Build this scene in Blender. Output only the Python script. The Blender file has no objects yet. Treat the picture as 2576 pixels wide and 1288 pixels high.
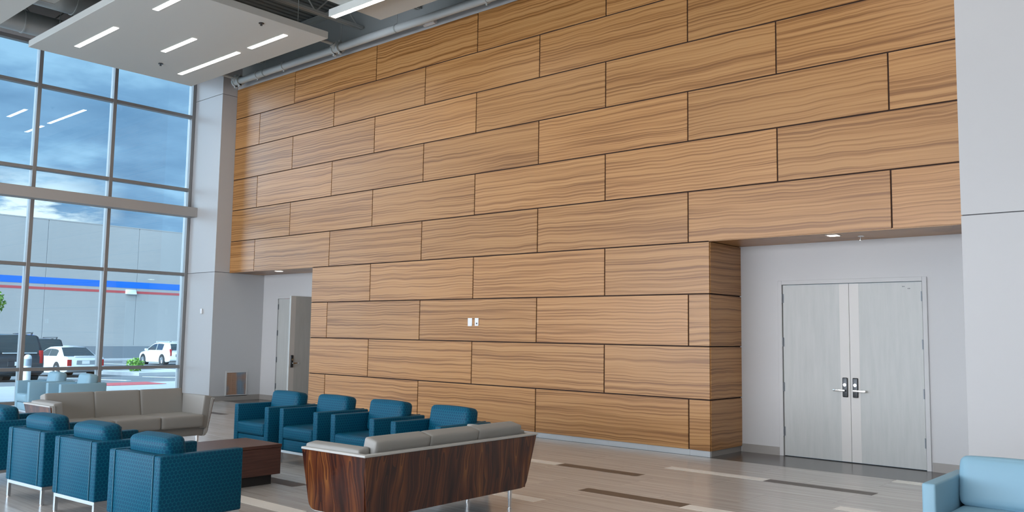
import bpy, bmesh, math, random
from mathutils import Vector, Matrix
random.seed(7)
D = bpy.data
COL = bpy.context.scene.collection
scn = bpy.context.scene

# ------------------------------------------------------------------ camera
YAW, PITCH, ROLL, FPX = 0.7195, 0.0909, 0.0151, 2163.76
CAM = Vector((2.941664, -9.474276, 1.43312))
cam_d = D.cameras.new('camera'); cam = D.objects.new('camera', cam_d); COL.objects.link(cam)
cam_d.sensor_width = 36.0; cam_d.lens = 36.0 * FPX / 2576.0; cam_d.clip_end = 500
_F = Vector((-math.sin(YAW) * math.cos(PITCH), math.cos(YAW) * math.cos(PITCH), math.sin(PITCH)))
_r = Vector((math.cos(YAW), math.sin(YAW), 0)); _u = _r.cross(_F)
_R = _r * math.cos(ROLL) + _u * math.sin(ROLL); _U = -_r * math.sin(ROLL) + _u * math.cos(ROLL)
cam.matrix_world = Matrix(((_R.x, _U.x, -_F.x, CAM.x), (_R.y, _U.y, -_F.y, CAM.y), (_R.z, _U.z, -_F.z, CAM.z), (0, 0, 0, 1)))
scn.camera = cam
scn.view_settings.view_transform = 'Standard'; scn.view_settings.look = 'None'
scn.view_settings.exposure = 0.27; scn.view_settings.gamma = 1.0
scn.view_settings.use_curve_mapping = False

LAMP = 15.0          # radiance of the linear ceiling lamps
SKY = 1.0

# ------------------------------------------------------------------ sky
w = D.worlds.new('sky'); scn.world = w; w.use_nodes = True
nt = w.node_tree; nt.nodes.clear(); N = nt.nodes.new; Lk = nt.links.new
out = N('ShaderNodeOutputWorld'); bg = N('ShaderNodeBackground'); Lk(bg.outputs[0], out.inputs[0])
tc = N('ShaderNodeTexCoord'); sep = N('ShaderNodeSeparateXYZ'); Lk(tc.outputs['Generated'], sep.inputs[0])
def wm(op, a, b=None, clamp=False):
    n = N('ShaderNodeMath'); n.operation = op; n.use_clamp = clamp
    for i, v in enumerate((a, b)):
        if v is None: continue
        if isinstance(v, (int, float)): n.inputs[i].default_value = v
        else: Lk(v, n.inputs[i])
    return n.outputs[0]
zc = wm('MAXIMUM', sep.outputs[2], 0.0)
den = wm('ADD', zc, 0.12)
cx = wm('DIVIDE', sep.outputs[0], den); cy = wm('DIVIDE', sep.outputs[1], den)
comb = N('ShaderNodeCombineXYZ'); Lk(cx, comb.inputs[0]); Lk(cy, comb.inputs[1])
def wnoise(scale, detail, rough, off):
    mp = N('ShaderNodeMapping'); mp.inputs['Location'].default_value = off
    Lk(comb.outputs[0], mp.inputs[0])
    n = N('ShaderNodeTexNoise'); n.inputs['Scale'].default_value = scale; n.inputs['Detail'].default_value = detail
    n.inputs['Roughness'].default_value = rough; Lk(mp.outputs[0], n.inputs['Vector']); return n.outputs[0]
def wramp(f, stops):
    r = N('ShaderNodeValToRGB'); Lk(f, r.inputs[0])
    while len(r.color_ramp.elements) < len(stops): r.color_ramp.elements.new(0.5)
    for e, (p, c) in zip(r.color_ramp.elements, stops): e.position = p; e.color = (*c, 1)
    return r.outputs[0]
base = wramp(wnoise(1.6, 5, 0.55, (3.1, 1.2, 0)), [(0.36, (0.21, 0.37, 0.58)), (0.5, (0.29, 0.48, 0.71)), (0.60, (0.45, 0.69, 0.92))])
band = wramp(sep.outputs[2], [(0.0, (1,) * 3), (0.10, (1,) * 3), (0.125, (1,) * 3), (0.165, (0,) * 3)])
left = wramp(wm('ADD', wm('MULTIPLY', sep.outputs[1], 1.0), 0.0), [(0.35, (1,) * 3), (0.41, (0,) * 3)])
cl = wramp(wnoise(2.4, 8, 0.58, (2.4, 1.3, 0)), [(0.47, (0,) * 3), (0.56, (1,) * 3)])
mask = wm('MULTIPLY', wm('MULTIPLY', cl, band), left)
mix = N('ShaderNodeMix'); mix.data_type = 'RGBA'; Lk(mask, mix.inputs[0]); Lk(base, mix.inputs[6]); mix.inputs[7].default_value = (1.15, 1.2, 1.2, 1)
# sky behind the camera (-y side) is brightened and whitened to light the room
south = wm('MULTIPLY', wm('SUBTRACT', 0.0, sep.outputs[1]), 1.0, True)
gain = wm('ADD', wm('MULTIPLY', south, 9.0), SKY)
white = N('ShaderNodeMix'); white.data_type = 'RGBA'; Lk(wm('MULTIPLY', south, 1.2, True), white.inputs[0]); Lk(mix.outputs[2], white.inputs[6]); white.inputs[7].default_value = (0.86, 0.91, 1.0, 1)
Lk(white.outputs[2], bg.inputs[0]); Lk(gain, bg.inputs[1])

# ------------------------------------------------------------------ materials
MATS = {}
def mk(name, col, rough=0.5, metal=0.0, spec=0.5, coat=0.0):
    m = D.materials.new(name); m.use_nodes = True; b = m.node_tree.nodes['Principled BSDF']
    b.inputs['Base Color'].default_value = (*col, 1); b.inputs['Roughness'].default_value = rough
    b.inputs['Metallic'].default_value = metal; b.inputs['Specular IOR Level'].default_value = spec
    b.inputs['Coat Weight'].default_value = coat
    MATS[name] = m; return m
class G:
    """small node helper"""
    def __init__(s, m): s.m = m; s.t = m.node_tree; s.b = s.t.nodes['Principled BSDF']
    def n(s, k, **kw):
        x = s.t.nodes.new(k)
        for a, v in kw.items(): setattr(x, a, v)
        return x
    def l(s, a, b): s.t.links.new(a, b)
    def coord(s, kind='Object', scale=(1, 1, 1), loc=(0, 0, 0), rot=(0, 0, 0), add=None):
        t = s.n('ShaderNodeTexCoord'); mp = s.n('ShaderNodeMapping')
        mp.inputs['Scale'].default_value = scale; mp.inputs['Rotation'].default_value = rot; mp.inputs['Location'].default_value = loc
        o = t.outputs[kind]
        if add is not None:
            a = s.n('ShaderNodeVectorMath', operation='ADD'); s.l(o, a.inputs[0]); s.l(add, a.inputs[1]); o = a.outputs[0]
        s.l(o, mp.inputs[0]); return mp.outputs[0]
    def noise(s, vec, scale=5, detail=3, rough=0.5, dist=0.0):
        x = s.n('ShaderNodeTexNoise'); x.inputs['Scale'].default_value = scale; x.inputs['Detail'].default_value = detail
        x.inputs['Roughness'].default_value = rough; x.inputs['Distortion'].default_value = dist; s.l(vec, x.inputs['Vector']); return x.outputs[0]
    def ramp(s, f, stops):
        r = s.n('ShaderNodeValToRGB'); s.l(f, r.inputs[0])
        while len(r.color_ramp.elements) < len(stops): r.color_ramp.elements.new(0.5)
        for e, (p, c) in zip(r.color_ramp.elements, stops): e.position = p; e.color = (*c, 1) if len(c) == 3 else c
        return r.outputs[0]
    def math(s, op, a, b=None, clamp=False):
        x = s.n('ShaderNodeMath', operation=op, use_clamp=clamp)
        for i, v in enumerate((a, b)):
            if v is None: continue
            if isinstance(v, (int, float)): x.inputs[i].default_value = v
            else: s.l(v, x.inputs[i])
        return x.outputs[0]
    def mix(s, f, a, b, mode='MIX'):
        x = s.n('ShaderNodeMix', data_type='RGBA', blend_type=mode)
        for i, v in ((0, f), (6, a), (7, b)):
            if isinstance(v, (int, float)): x.inputs[i].default_value = v
            elif isinstance(v, tuple): x.inputs[i].default_value = (*v, 1)
            else: s.l(v, x.inputs[i])
        return x.outputs[2]
    def bump(s, h, strength=0.2, dist=0.01):
        x = s.n('ShaderNodeBump'); x.inputs['Strength'].default_value = strength; x.inputs['Distance'].default_value = dist
        s.l(h, x.inputs['Height']); s.l(x.outputs[0], s.b.inputs['Normal'])

mk('white_paint', (0.53, 0.53, 0.53), 0.55)
mk('upper_wall_paint', (0.33, 0.36, 0.36), 0.7)
mk('taupe_paint', (0.30, 0.25, 0.21), 0.6)
mk('beam_paint', (0.38, 0.36, 0.34), 0.5)
mk('ceiling_paint', (0.74, 0.75, 0.74), 0.7)
mk('cloud_paint', (0.60, 0.62, 0.59), 0.6)
mk('column_panel', (0.50, 0.505, 0.51), 0.42)
mk('joint_dark', (0.10, 0.10, 0.11), 0.8)
mk('wood_joint', (0.030, 0.010, 0.004), 0.8)
mk('deck_grey', (0.20, 0.22, 0.21), 0.8)
mk('steel_grey', (0.36, 0.39, 0.38), 0.55)
mk('duct_metal', (0.52, 0.55, 0.55), 0.45, 0.4)
mk('pipe_paint', (0.52, 0.56, 0.56), 0.4)
mk('aluminium', (0.26, 0.26, 0.26), 0.38, 0.3)
mk('chrome', (0.80, 0.81, 0.82), 0.18, 1.0)
mk('satin_steel', (0.62, 0.63, 0.64), 0.3, 1.0)
mk('dark_metal', (0.06, 0.065, 0.07), 0.35, 0.6)
mk('hinge_metal', (0.16, 0.17, 0.18), 0.4, 0.7)
mk('black_plinth', (0.012, 0.010, 0.010), 0.5)
mk('tile_base', (0.30, 0.28, 0.26), 0.45)
mk('pale_tile_base', (0.55, 0.57, 0.58), 0.4)
mk('door_white', (0.56, 0.58, 0.57), 0.4)
mk('door_edge_band', (0.58, 0.565, 0.54), 0.4)
mk('white_plastic', (0.85, 0.86, 0.86), 0.35)
mk('sofa_rim', (0.46, 0.46, 0.44), 0.45)
mk('pale_blue_vinyl', (0.24, 0.42, 0.53), 0.5, 0, 0.35)
mk('car_white', (0.80, 0.82, 0.84), 0.2, 0, 0.5, 0.6)
mk('car_black', (0.022, 0.028, 0.036), 0.2, 0, 0.5, 0.8)
mk('car_glass', (0.035, 0.05, 0.055), 0.08, 0, 0.8)
mk('tyre', (0.02, 0.02, 0.02), 0.8)
mk('tail_red', (0.45, 0.02, 0.02), 0.25)
mk('kerb_red', (0.62, 0.12, 0.12), 0.7)
mk('line_white', (0.75, 0.77, 0.78), 0.7)
mk('bld_blue', (0.005, 0.15, 0.60), 0.7)
mk('bld_red', (0.50, 0.085, 0.09), 0.7)
mk('bld_base', (0.20, 0.22, 0.24), 0.8)
mk('bld_joint', (0.22, 0.25, 0.28), 0.8)
mk('bark', (0.12, 0.08, 0.05), 0.9)
mk('reflective_grey', (0.30, 0.36, 0.42), 0.4)

m = mk('sofa_fabric', (0.29, 0.285, 0.268), 0.62); g = G(m)
g.bump(g.noise(g.coord('UV'), 220, 2), 0.12, 0.002)
for nm, c0, c1 in (('leaf', (0.10, 0.25, 0.03), (0.30, 0.52, 0.08)),):
    m = mk(nm, c0, 0.6); g = G(m)
    gi = g.n('ShaderNodeNewGeometry')
    g.l(g.mix(gi.outputs['Random Per Island'], c0, c1), g.b.inputs['Base Color'])

# concrete panel building
m = mk('bld_wall', (0.45, 0.46, 0.47), 0.85); g = G(m)
g.l(g.ramp(g.noise(g.coord('Object', (0.3, 0.08, 0.05)), 1.5, 4), [(0.3, (0.36, 0.355, 0.345)), (0.7, (0.42, 0.41, 0.395))]), g.b.inputs['Base Color'])
m = mk('asphalt', (0.12, 0.13, 0.14), 0.9); g = G(m)
g.l(g.ramp(g.noise(g.coord('Object', (1, 0.15, 1)), 1.2, 6, 0.6), [(0.3, (0.16, 0.165, 0.17)), (0.7, (0.22, 0.225, 0.23))]), g.b.inputs['Base Color'])
m = mk('concrete', (0.5, 0.5, 0.5), 0.85); g = G(m)
g.l(g.ramp(g.noise(g.coord('Object'), 2.0, 5, 0.6), [(0.3, (0.50, 0.50, 0.50)), (0.7, (0.58, 0.58, 0.58))]), g.b.inputs['Base Color'])

# honey coloured reconstituted veneer, grain along x (or y on returns): world coordinates, offset per panel
def veneer(name, along_y=False):
    m = mk(name, (0.42, 0.2, 0.08), 0.36, 0, 0.58); g = G(m)
    gi = g.n('ShaderNodeNewGeometry'); rnd = gi.outputs['Random Per Island']
    cmb = g.n('ShaderNodeCombineXYZ')
    g.l(g.math('MULTIPLY', rnd, 37.0), cmb.inputs[0]); g.l(g.math('MULTIPLY', rnd, 91.0), cmb.inputs[2]); g.l(g.math('MULTIPLY', rnd, 13.0), cmb.inputs[1])
    sx = (1.0, 0.35, 1.0) if along_y else (0.35, 1.0, 1.0)
    v = g.coord('Object', sx, add=cmb.outputs[0])
    vs = g.n('ShaderNodeSeparateXYZ'); g.l(v, vs.inputs[0]); run = vs.outputs[1] if along_y else vs.outputs[0]
    warp = g.noise(v, 1.7, 1, 0.4)                                   # slow wander of the grain
    rip = g.noise(g.coord('Object', (1.0, 1.6, 1.6) if along_y else (1.6, 1.0, 1.6), add=cmb.outputs[0]), 1.5, 1)
    zz = g.math('ADD', vs.outputs[2], g.math('MULTIPLY', g.math('SUBTRACT', warp, 0.5), 0.06))
    zz = g.math('ADD', zz, g.math('MULTIPLY', g.math('SUBTRACT', rip, 0.5), 0.045))
    c2 = g.n('ShaderNodeCombineXYZ'); g.l(g.math('MULTIPLY', run, 0.9), c2.inputs[0]); g.l(g.math('MULTIPLY', zz, 34.0), c2.inputs[2]); g.l(rnd, c2.inputs[1])
    s1 = g.noise(c2.outputs[0], 1.0, 1.0, 0.45)
    c3 = g.n('ShaderNodeCombineXYZ'); g.l(g.math('MULTIPLY', run, 1.6), c3.inputs[0]); g.l(g.math('MULTIPLY', zz, 95.0), c3.inputs[2])
    s2 = g.noise(c3.outputs[0], 1.0, 2, 0.6)
    wave = g.math('SINE', g.math('ADD', g.math('MULTIPLY', zz, 150.0), g.math('MULTIPLY', s1, 9.0)))
    f = g.math('ADD', g.math('ADD', g.math('MULTIPLY', s1, 0.55), g.math('MULTIPLY', s2, 0.45)), g.math('MULTIPLY', wave, 0.055))
    col = g.ramp(f, [(0.36, (0.235, 0.098, 0.023)), (0.43, (0.31, 0.138, 0.038)), (0.48, (0.405, 0.192, 0.059)), (0.55, (0.455, 0.228, 0.077)), (0.66, (0.50, 0.262, 0.096))])
    tint = g.ramp(rnd, [(0.0, (0.92, 0.92, 0.90)), (1.0, (1.06, 1.05, 1.04))])
    g.l(g.mix(1.0, col, tint, 'MULTIPLY'), g.b.inputs['Base Color'])
veneer('wall_veneer'); veneer('wall_veneer_return', True)

# rosewood with cathedral figure, vertical grain
m = mk('rosewood', (0.08, 0.02, 0.01), 0.28, 0, 0.5, 0.15); g = G(m)
v = g.coord('UV', (1, 1, 1))
warp = g.noise(v, 2.3, 2)
vs = g.n('ShaderNodeSeparateXYZ'); g.l(v, vs.inputs[0])
uu = g.math('ADD', vs.outputs[0], g.math('MULTIPLY', g.math('SUBTRACT', warp, 0.5), 0.13))
c2 = g.n('ShaderNodeCombineXYZ'); g.l(g.math('MULTIPLY', uu, 9.0), c2.inputs[0]); g.l(g.math('MULTIPLY', vs.outputs[1], 0.75), c2.inputs[1])
s1 = g.noise(c2.outputs[0], 1.0, 1, 0.4)
rings = g.math('FRACT', g.math('MULTIPLY', s1, 9.0))
c3 = g.n('ShaderNodeCombineXYZ'); g.l(g.math('MULTIPLY', uu, 130.0), c3.inputs[0]); g.l(g.math('MULTIPLY', vs.outputs[1], 4.0), c3.inputs[1])
s2 = g.noise(c3.outputs[0], 1.0, 2)
f = g.math('ADD', g.math('ADD', g.math('MULTIPLY', rings, 0.22), g.math('MULTIPLY', s1, 0.75)), g.math('MULTIPLY', s2, 0.16))
g.l(g.ramp(f, [(0.38, (0.014, 0.003, 0.002)), (0.54, (0.050, 0.011, 0.004)), (0.66, (0.105, 0.028, 0.008)), (0.80, (0.22, 0.08, 0.018))]), g.b.inputs['Base Color'])

m = mk('table_walnut', (0.06, 0.025, 0.018), 0.32, 0, 0.5); g = G(m)
g.l(g.ramp(g.noise(g.coord('UV', (1.2, 26, 1)), 2.0, 4, 0.6), [(0.3, (0.050, 0.016, 0.010)), (0.7, (0.115, 0.042, 0.026))]), g.b.inputs['Base Color'])

m = mk('white_ash', (0.56, 0.58, 0.57), 0.4); g = G(m)
g.l(g.ramp(g.noise(g.coord('UV', (9, 0.8, 1)), 2.0, 5, 0.6), [(0.3, (0.42, 0.435, 0.42)), (0.7, (0.475, 0.485, 0.47))]), g.b.inputs['Base Color'])

# long grey-beige plank tiles, lengths along x
def plank(name, cols, w=0.60, L=1.22, joints=True):
    m = mk(name, cols[1], 0.22, 0, 0.7); g = G(m)
    v = g.coord('Object')
    br = g.n('ShaderNodeTexBrick'); br.offset = 0.5
    g.l(v, br.inputs['Vector']); br.inputs['Scale'].default_value = 1.0; br.inputs['Brick Width'].default_value = L
    br.inputs['Row Height'].default_value = w; br.inputs['Mortar Size'].default_value = 0.0022; br.inputs['Mortar Smooth'].default_value = 0
    br.inputs['Color1'].default_value = (0, 0, 0, 1); br.inputs['Color2'].default_value = (1, 1, 1, 1); br.inputs['Mortar'].default_value = (0.5, 0.5, 0.5, 1)
    vv = g.n('ShaderNodeVectorMath', operation='ADD'); sc = g.n('ShaderNodeVectorMath', operation='SCALE'); g.l(br.outputs[0], sc.inputs[0]); sc.inputs['Scale'].default_value = 17.0
    g.l(v, vv.inputs[0]); g.l(sc.outputs[0], vv.inputs[1])
    mp = g.n('ShaderNodeMapping'); mp.inputs['Scale'].default_value = (0.5, 14, 1); g.l(vv.outputs[0], mp.inputs[0])
    f = g.noise(mp.outputs[0], 1.6, 5, 0.62)
    mp2 = g.n('ShaderNodeMapping'); mp2.inputs['Scale'].default_value = (0.8, 60, 1); g.l(vv.outputs[0], mp2.inputs[0])
    f2 = g.noise(mp2.outputs[0], 1.5, 3, 0.6)
    ff = g.math('ADD', g.math('MULTIPLY', f, 0.7), g.math('MULTIPLY', f2, 0.3))
    col = g.ramp(ff, [(0.33, cols[0]), (0.5, cols[1]), (0.66, cols[2])])
    shade = g.ramp(br.outputs[0], [(0, (0.94, 0.94, 0.94)), (1, (1.04, 1.03, 1.02))])
    col = g.mix(1.0, col, shade, 'MULTIPLY')
    col = g.mix(g.math('MULTIPLY', br.outputs[1], 0.35 if joints else 0), col, (0.16, 0.15, 0.14))
    g.l(col, g.b.inputs['Base Color'])
plank('floor_plank', [(0.42, 0.39, 0.365), (0.53, 0.50, 0.475), (0.62, 0.595, 0.57)])
plank('floor_dark', [(0.060, 0.052, 0.048), (0.085, 0.076, 0.070), (0.115, 0.105, 0.098)])
mk('inlay_white', (0.90, 0.86, 0.80), 0.35); mk('inlay_brown', (0.105, 0.080, 0.066), 0.4)

# teal vinyl with a hexagon-dot pattern
def hexvinyl(name, dark, light):
    m = mk(name, dark, 0.46, 0, 0.14); g = G(m)
    P = 0.030
    def lattice(ox, oy):
        mp = g.coord('UV', (1 / P, 1 / (P * 1.732), 1), (ox, oy, 0))
        fr = g.n('ShaderNodeVectorMath', operation='FRACTION'); g.l(mp, fr.inputs[0])
        sb = g.n('ShaderNodeVectorMath', operation='SUBTRACT'); g.l(fr.outputs[0], sb.inputs[0]); sb.inputs[1].default_value = (0.5, 0.5, 0)
        ml = g.n('ShaderNodeVectorMath', operation='MULTIPLY'); g.l(sb.outputs[0], ml.inputs[0]); ml.inputs[1].default_value = (1, 1.732, 0)
        ln = g.n('ShaderNodeVectorMath', operation='LENGTH'); g.l(ml.outputs[0], ln.inputs[0]); return ln.outputs['Value']
    d = g.math('MINIMUM', lattice(0, 0), lattice(0.5, 0.5))
    f = g.ramp(d, [(0.36, (0,) * 3), (0.50, (1,) * 3)])
    g.l(g.mix(f, dark, light), g.b.inputs['Base Color'])
    g.bump(f, 0.15, 0.001)
hexvinyl('teal_vinyl', (0.0015, 0.060, 0.120), (0.005, 0.108, 0.165))
mk('teal_piping', (0.006, 0.11, 0.18), 0.35)

# tinted window glass: straight-through tint plus mirror reflection by Fresnel
m = D.materials.new('window_glass'); m.use_nodes = True; t = m.node_tree; t.nodes.clear()
o = t.nodes.new('ShaderNodeOutputMaterial'); mx = t.nodes.new('ShaderNodeMixShader'); tr = t.nodes.new('ShaderNodeBsdfTransparent'); gl = t.nodes.new('ShaderNodeBsdfGlossy')
fr = t.nodes.new('ShaderNodeFresnel'); fr.inputs[0].default_value = 1.5
tr.inputs[0].default_value = (0.80, 0.90, 0.94, 1); gl.inputs['Roughness'].default_value = 0.0; gl.inputs[0].default_value = (0.85, 0.95, 1, 1)
t.links.new(fr.outputs[0], mx.inputs[0]); t.links.new(tr.outputs[0], mx.inputs[1]); t.links.new(gl.outputs[0], mx.inputs[2]); t.links.new(mx.outputs[0], o.inputs[0])
MATS['window_glass'] = m
def emis(name, col, s):
    m = D.materials.new(name); m.use_nodes = True; t = m.node_tree; t.nodes.clear()
    o = t.nodes.new('ShaderNodeOutputMaterial'); e = t.nodes.new('ShaderNodeEmission'); e.inputs[0].default_value = (*col, 1); e.inputs[1].default_value = s
    t.links.new(e.outputs[0], o.inputs[0]); MATS[name] = m
emis('lamp_lens', (1.0, 0.93, 0.85), LAMP); emis('downlight_lens', (1.0, 0.90, 0.78), 12.0)

# return-air grille: blue-grey mesh with an orange moire tint painted into its colour
m = mk('grille_face', (0.3, 0.36, 0.42), 0.5, 0.3); g = G(m)
g.l(g.ramp(g.noise(g.coord('Object', (1, 1, 1), rot=(0.7, 0, 0)), 2.6, 1), [(0.42, (0.26, 0.34, 0.42)), (0.55, (0.46, 0.29, 0.20))]), g.b.inputs['Base Color'])

# ------------------------------------------------------------------ geometry helpers
class MB:
    def __init__(s): s.bm = bmesh.new(); s.cur = 0
    def _faces(s, vs, idx):
        fs = []
        for f in idx:
            try: fs.append(s.bm.faces.new([vs[i] for i in f]))
            except ValueError: pass
        for f in fs: f.material_index = s.cur
        return fs
    def hexa(s, c, bev=0.0, seg=2):
        """c: 8 corners, bottom loop (4) then top loop (4)"""
        vs = [s.bm.verts.new(p) for p in c]
        fs = s._faces(vs, [(3, 2, 1, 0), (4, 5, 6, 7), (0, 1, 5, 4), (1, 2, 6, 5), (2, 3, 7, 6), (3, 0, 4, 7)])
        if bev > 0:
            es = list({e for f in fs for e in f.edges})
            r = bmesh.ops.bevel(s.bm, geom=es, offset=bev, segments=seg, affect='EDGES', profile=0.5)
            for f in r['faces']: f.material_index = s.cur
        return s
    def box(s, x0, x1, y0, y1, z0, z1, bev=0.0, seg=2):
        return s.hexa([(x0, y0, z0), (x1, y0, z0), (x1, y1, z0), (x0, y1, z0), (x0, y0, z1), (x1, y0, z1), (x1, y1, z1), (x0, y1, z1)], bev, seg)
    def cyl(s, p0, p1, r0, r1=None, n=16, cap=True):
        r1 = r0 if r1 is None else r1
        p0, p1 = Vector(p0), Vector(p1); a = (p1 - p0).normalized()
        h = Vector((0, 0, 1)) if abs(a.z) < 0.9 else Vector((1, 0, 0)); b = a.cross(h).normalized(); c = a.cross(b)
        A = [s.bm.verts.new(p0 + (b * math.cos(2 * math.pi * i / n) + c * math.sin(2 * math.pi * i / n)) * r0) for i in range(n)]
        B = [s.bm.verts.new(p1 + (b * math.cos(2 * math.pi * i / n) + c * math.sin(2 * math.pi * i / n)) * r1) for i in range(n)]
        for i in range(n):
            f = s.bm.faces.new((A[i], A[(i + 1) % n], B[(i + 1) % n], B[i])); f.material_index = s.cur
        if cap:
            for L in (A[::-1], B):
                f = s.bm.faces.new(L); f.material_index = s.cur
        return s
    def rings(s, rings, close=True):
        """loft closed rings of equal length"""
        R = [[s.bm.verts.new(p) for p in r] for r in rings]; n = len(R[0])
        for a, b in zip(R, R[1:]):
            for i in range(n):
                f = s.bm.faces.new((a[i], a[(i + 1) % n], b[(i + 1) % n], b[i])); f.material_index = s.cur
        if close:
            for L in (R[0][::-1], R[-1]):
                f = s.bm.faces.new(L); f.material_index = s.cur
        return s
    def prism(s, pts, v):
        """polygon pts (3D) extruded by vector v"""
        v = Vector(v); A = [s.bm.verts.new(p) for p in pts]; B = [s.bm.verts.new(Vector(p) + v) for p in pts]; n = len(A)
        fs = [s.bm.faces.new(A[::-1]), s.bm.faces.new(B)]
        for i in range(n): fs.append(s.bm.faces.new((A[i], A[(i + 1) % n], B[(i + 1) % n], B[i])))
        for f in fs: f.material_index = s.cur
        return s
    def cushion(s, c, size, r=0.04, crown=0.012, M=None, n=8):
        """soft rounded block with slightly domed faces"""
        hx, hy, hz = (v / 2 for v in size); M = M or Matrix(); c = Vector(c)
        r = min(r, hx, hy, hz); cache = {}
        ts = [-1, -0.965, -0.9, -0.8] + [-0.8 + 1.6 * i / n for i in range(1, n)] + [0.8, 0.9, 0.965, 1]
        h = (hx, hy, hz)
        def P(q):
            k = tuple(round(a, 4) for a in q)
            if k in cache: return cache[k]
            p = Vector((q[0] * hx, q[1] * hy, q[2] * hz))
            inn = Vector([max(-(h[i] - r), min(h[i] - r, p[i])) for i in range(3)]); d = p - inn
            if d.length > 1e-9: p = inn + d.normalized() * r
            for ax in range(3):
                if abs(q[ax]) > 0.999:
                    a, b = [q[i] for i in range(3) if i != ax]
                    p[ax] += math.copysign(crown * (1 - a * a) * (1 - b * b), q[ax])
            cache[k] = s.bm.verts.new(c + M.to_3x3() @ p); return cache[k]
        for ax in range(3):
            for sg in (-1, 1):
                for i in range(len(ts) - 1):
                    for j in range(len(ts) - 1):
                        q = []
                        for a, b in ((ts[i], ts[j]), (ts[i + 1], ts[j]), (ts[i + 1], ts[j + 1]), (ts[i], ts[j + 1])):
                            t = [0, 0, 0]; t[ax] = sg; t[(ax + 1) % 3] = a; t[(ax + 2) % 3] = b; q.append(P(t))
                        if len(set(q)) < 3: continue
                        if sg < 0: q = q[::-1]
                        try: f = s.bm.faces.new(q); f.material_index = s.cur
                        except ValueError: pass
        return s
    def obj(s, name, mats, parent=None, smooth=True, uv=True, loc=None):
        bmesh.ops.recalc_face_normals(s.bm, faces=s.bm.faces)
        if uv:
            L = s.bm.loops.layers.uv.new('UVMap')
            for f in s.bm.faces:
                n = f.normal; ax = max(range(3), key=lambda i: abs(n[i]))
                for lp in f.loops:
                    p = lp.vert.co
                    lp[L].uv = (p.y, p.z) if ax == 0 else (p.x, p.z) if ax == 1 else (p.x, p.y)
        me = D.meshes.new(name); s.bm.to_mesh(me); s.bm.free()
        for mm in ([mats] if isinstance(mats, str) else mats): me.materials.append(MATS[mm])
        if smooth:
            for p in me.polygons: p.use_smooth = True
            me.set_sharp_from_angle(angle=math.radians(35))
        o = D.objects.new(name, me); COL.objects.link(o)
        if parent is not None: o.parent = parent
        if loc: o.location = loc
        return o
def tag(o, label=None, cat=None, group=None, kind=None):
    if label: o['label'] = label
    if cat: o['category'] = cat
    if group: o['group'] = group
    if kind: o['kind'] = kind
    return o
def thing(name, label, cat, loc=(0, 0, 0), rz=0, group=None):
    o = D.objects.new(name, None); COL.objects.link(o); o.location = loc; o.rotation_euler = (0, 0, rz); o.empty_display_size = 0.1
    return tag(o, label, cat, group)
def dup(root, loc, rz, label=None, group=None):
    r = root.copy(); COL.objects.link(r); r.location = loc; r.rotation_euler = (0, 0, rz)
    if label: r['label'] = label
    if group: r['group'] = group
    for ch in list(root.children):
        c = ch.copy(); COL.objects.link(c); c.parent = r
        for gch in list(ch.children):
            d = gch.copy(); COL.objects.link(d); d.parent = c
    return r
def struct(name, mb, mats, parent=None, **k):
    o = mb.obj(name, mats, parent, **k)
    if parent is None: o['kind'] = 'structure'
    return o

# ------------------------------------------------------------------ room dimensions (metres)
XC = -13.10      # side face of left column
YF = -0.33       # front face of the columns
XW = -14.24      # glazing plane
XR = 0.75        # left edge of right column
H = 0.64294; Z0 = 0.07; ROWZ = [Z0] + [0.035 + k * H for k in range(1, 11)]
SOF = ROWZ[4]; TOP = ROWZ[10]
LB, RB = -10.25, -2.145     # lower block
YR = 0.83                   # back of the recesses
DECK = 7.45; XE, YS = 9.0, -17.0

# floor
mb = MB(); mb.box(XW - 0.02, XE, YS, -0.05, -0.12, 0)
mb.cur = 1; mb.box(RB + 0.01, XE, -0.05, 1.4, -0.12, 0); mb.box(XW - 0.02, RB + 0.01, -0.05, 1.4, -0.12, 0)
def inlay(x0, x1, y, m, w=0.17):
    mb.cur = m; mb.box(x0, x1, y - w / 2, y + w / 2, -0.01, 0.0008)
for a in [(-4.20, -3.06, -1.755, 2), (-3.06, -2.01, -1.755, 3), (-2.10, -0.95, -1.06, 2), (-0.95, 0.12, -1.07, 3),
          (-1.95, -0.86, -2.83, 3), (-0.86, 0.25, -2.86, 2), (-3.0, -1.88, -3.56, 2), (0.0, 1.1, -0.13, 2), (0.10, 1.2, -1.97, 2),
          (-5.0, -3.90, -4.61, 3), (-4.2, -2.9, -5.33, 2), (-7.6, -6.5, -1.3, 3), (-9.5, -8.4, -0.75, 3), (-8.4, -7.3, -2.2, 2), (-11.6, -10.5, -1.5, 3), (-7.0, -5.9, -7.2, 2), (-9.9, -8.8, -3.1, 3)]:
    inlay(*a)
struct('floor', mb, ['floor_plank', 'floor_dark', 'inlay_white', 'inlay_brown'], smooth=False)

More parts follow.
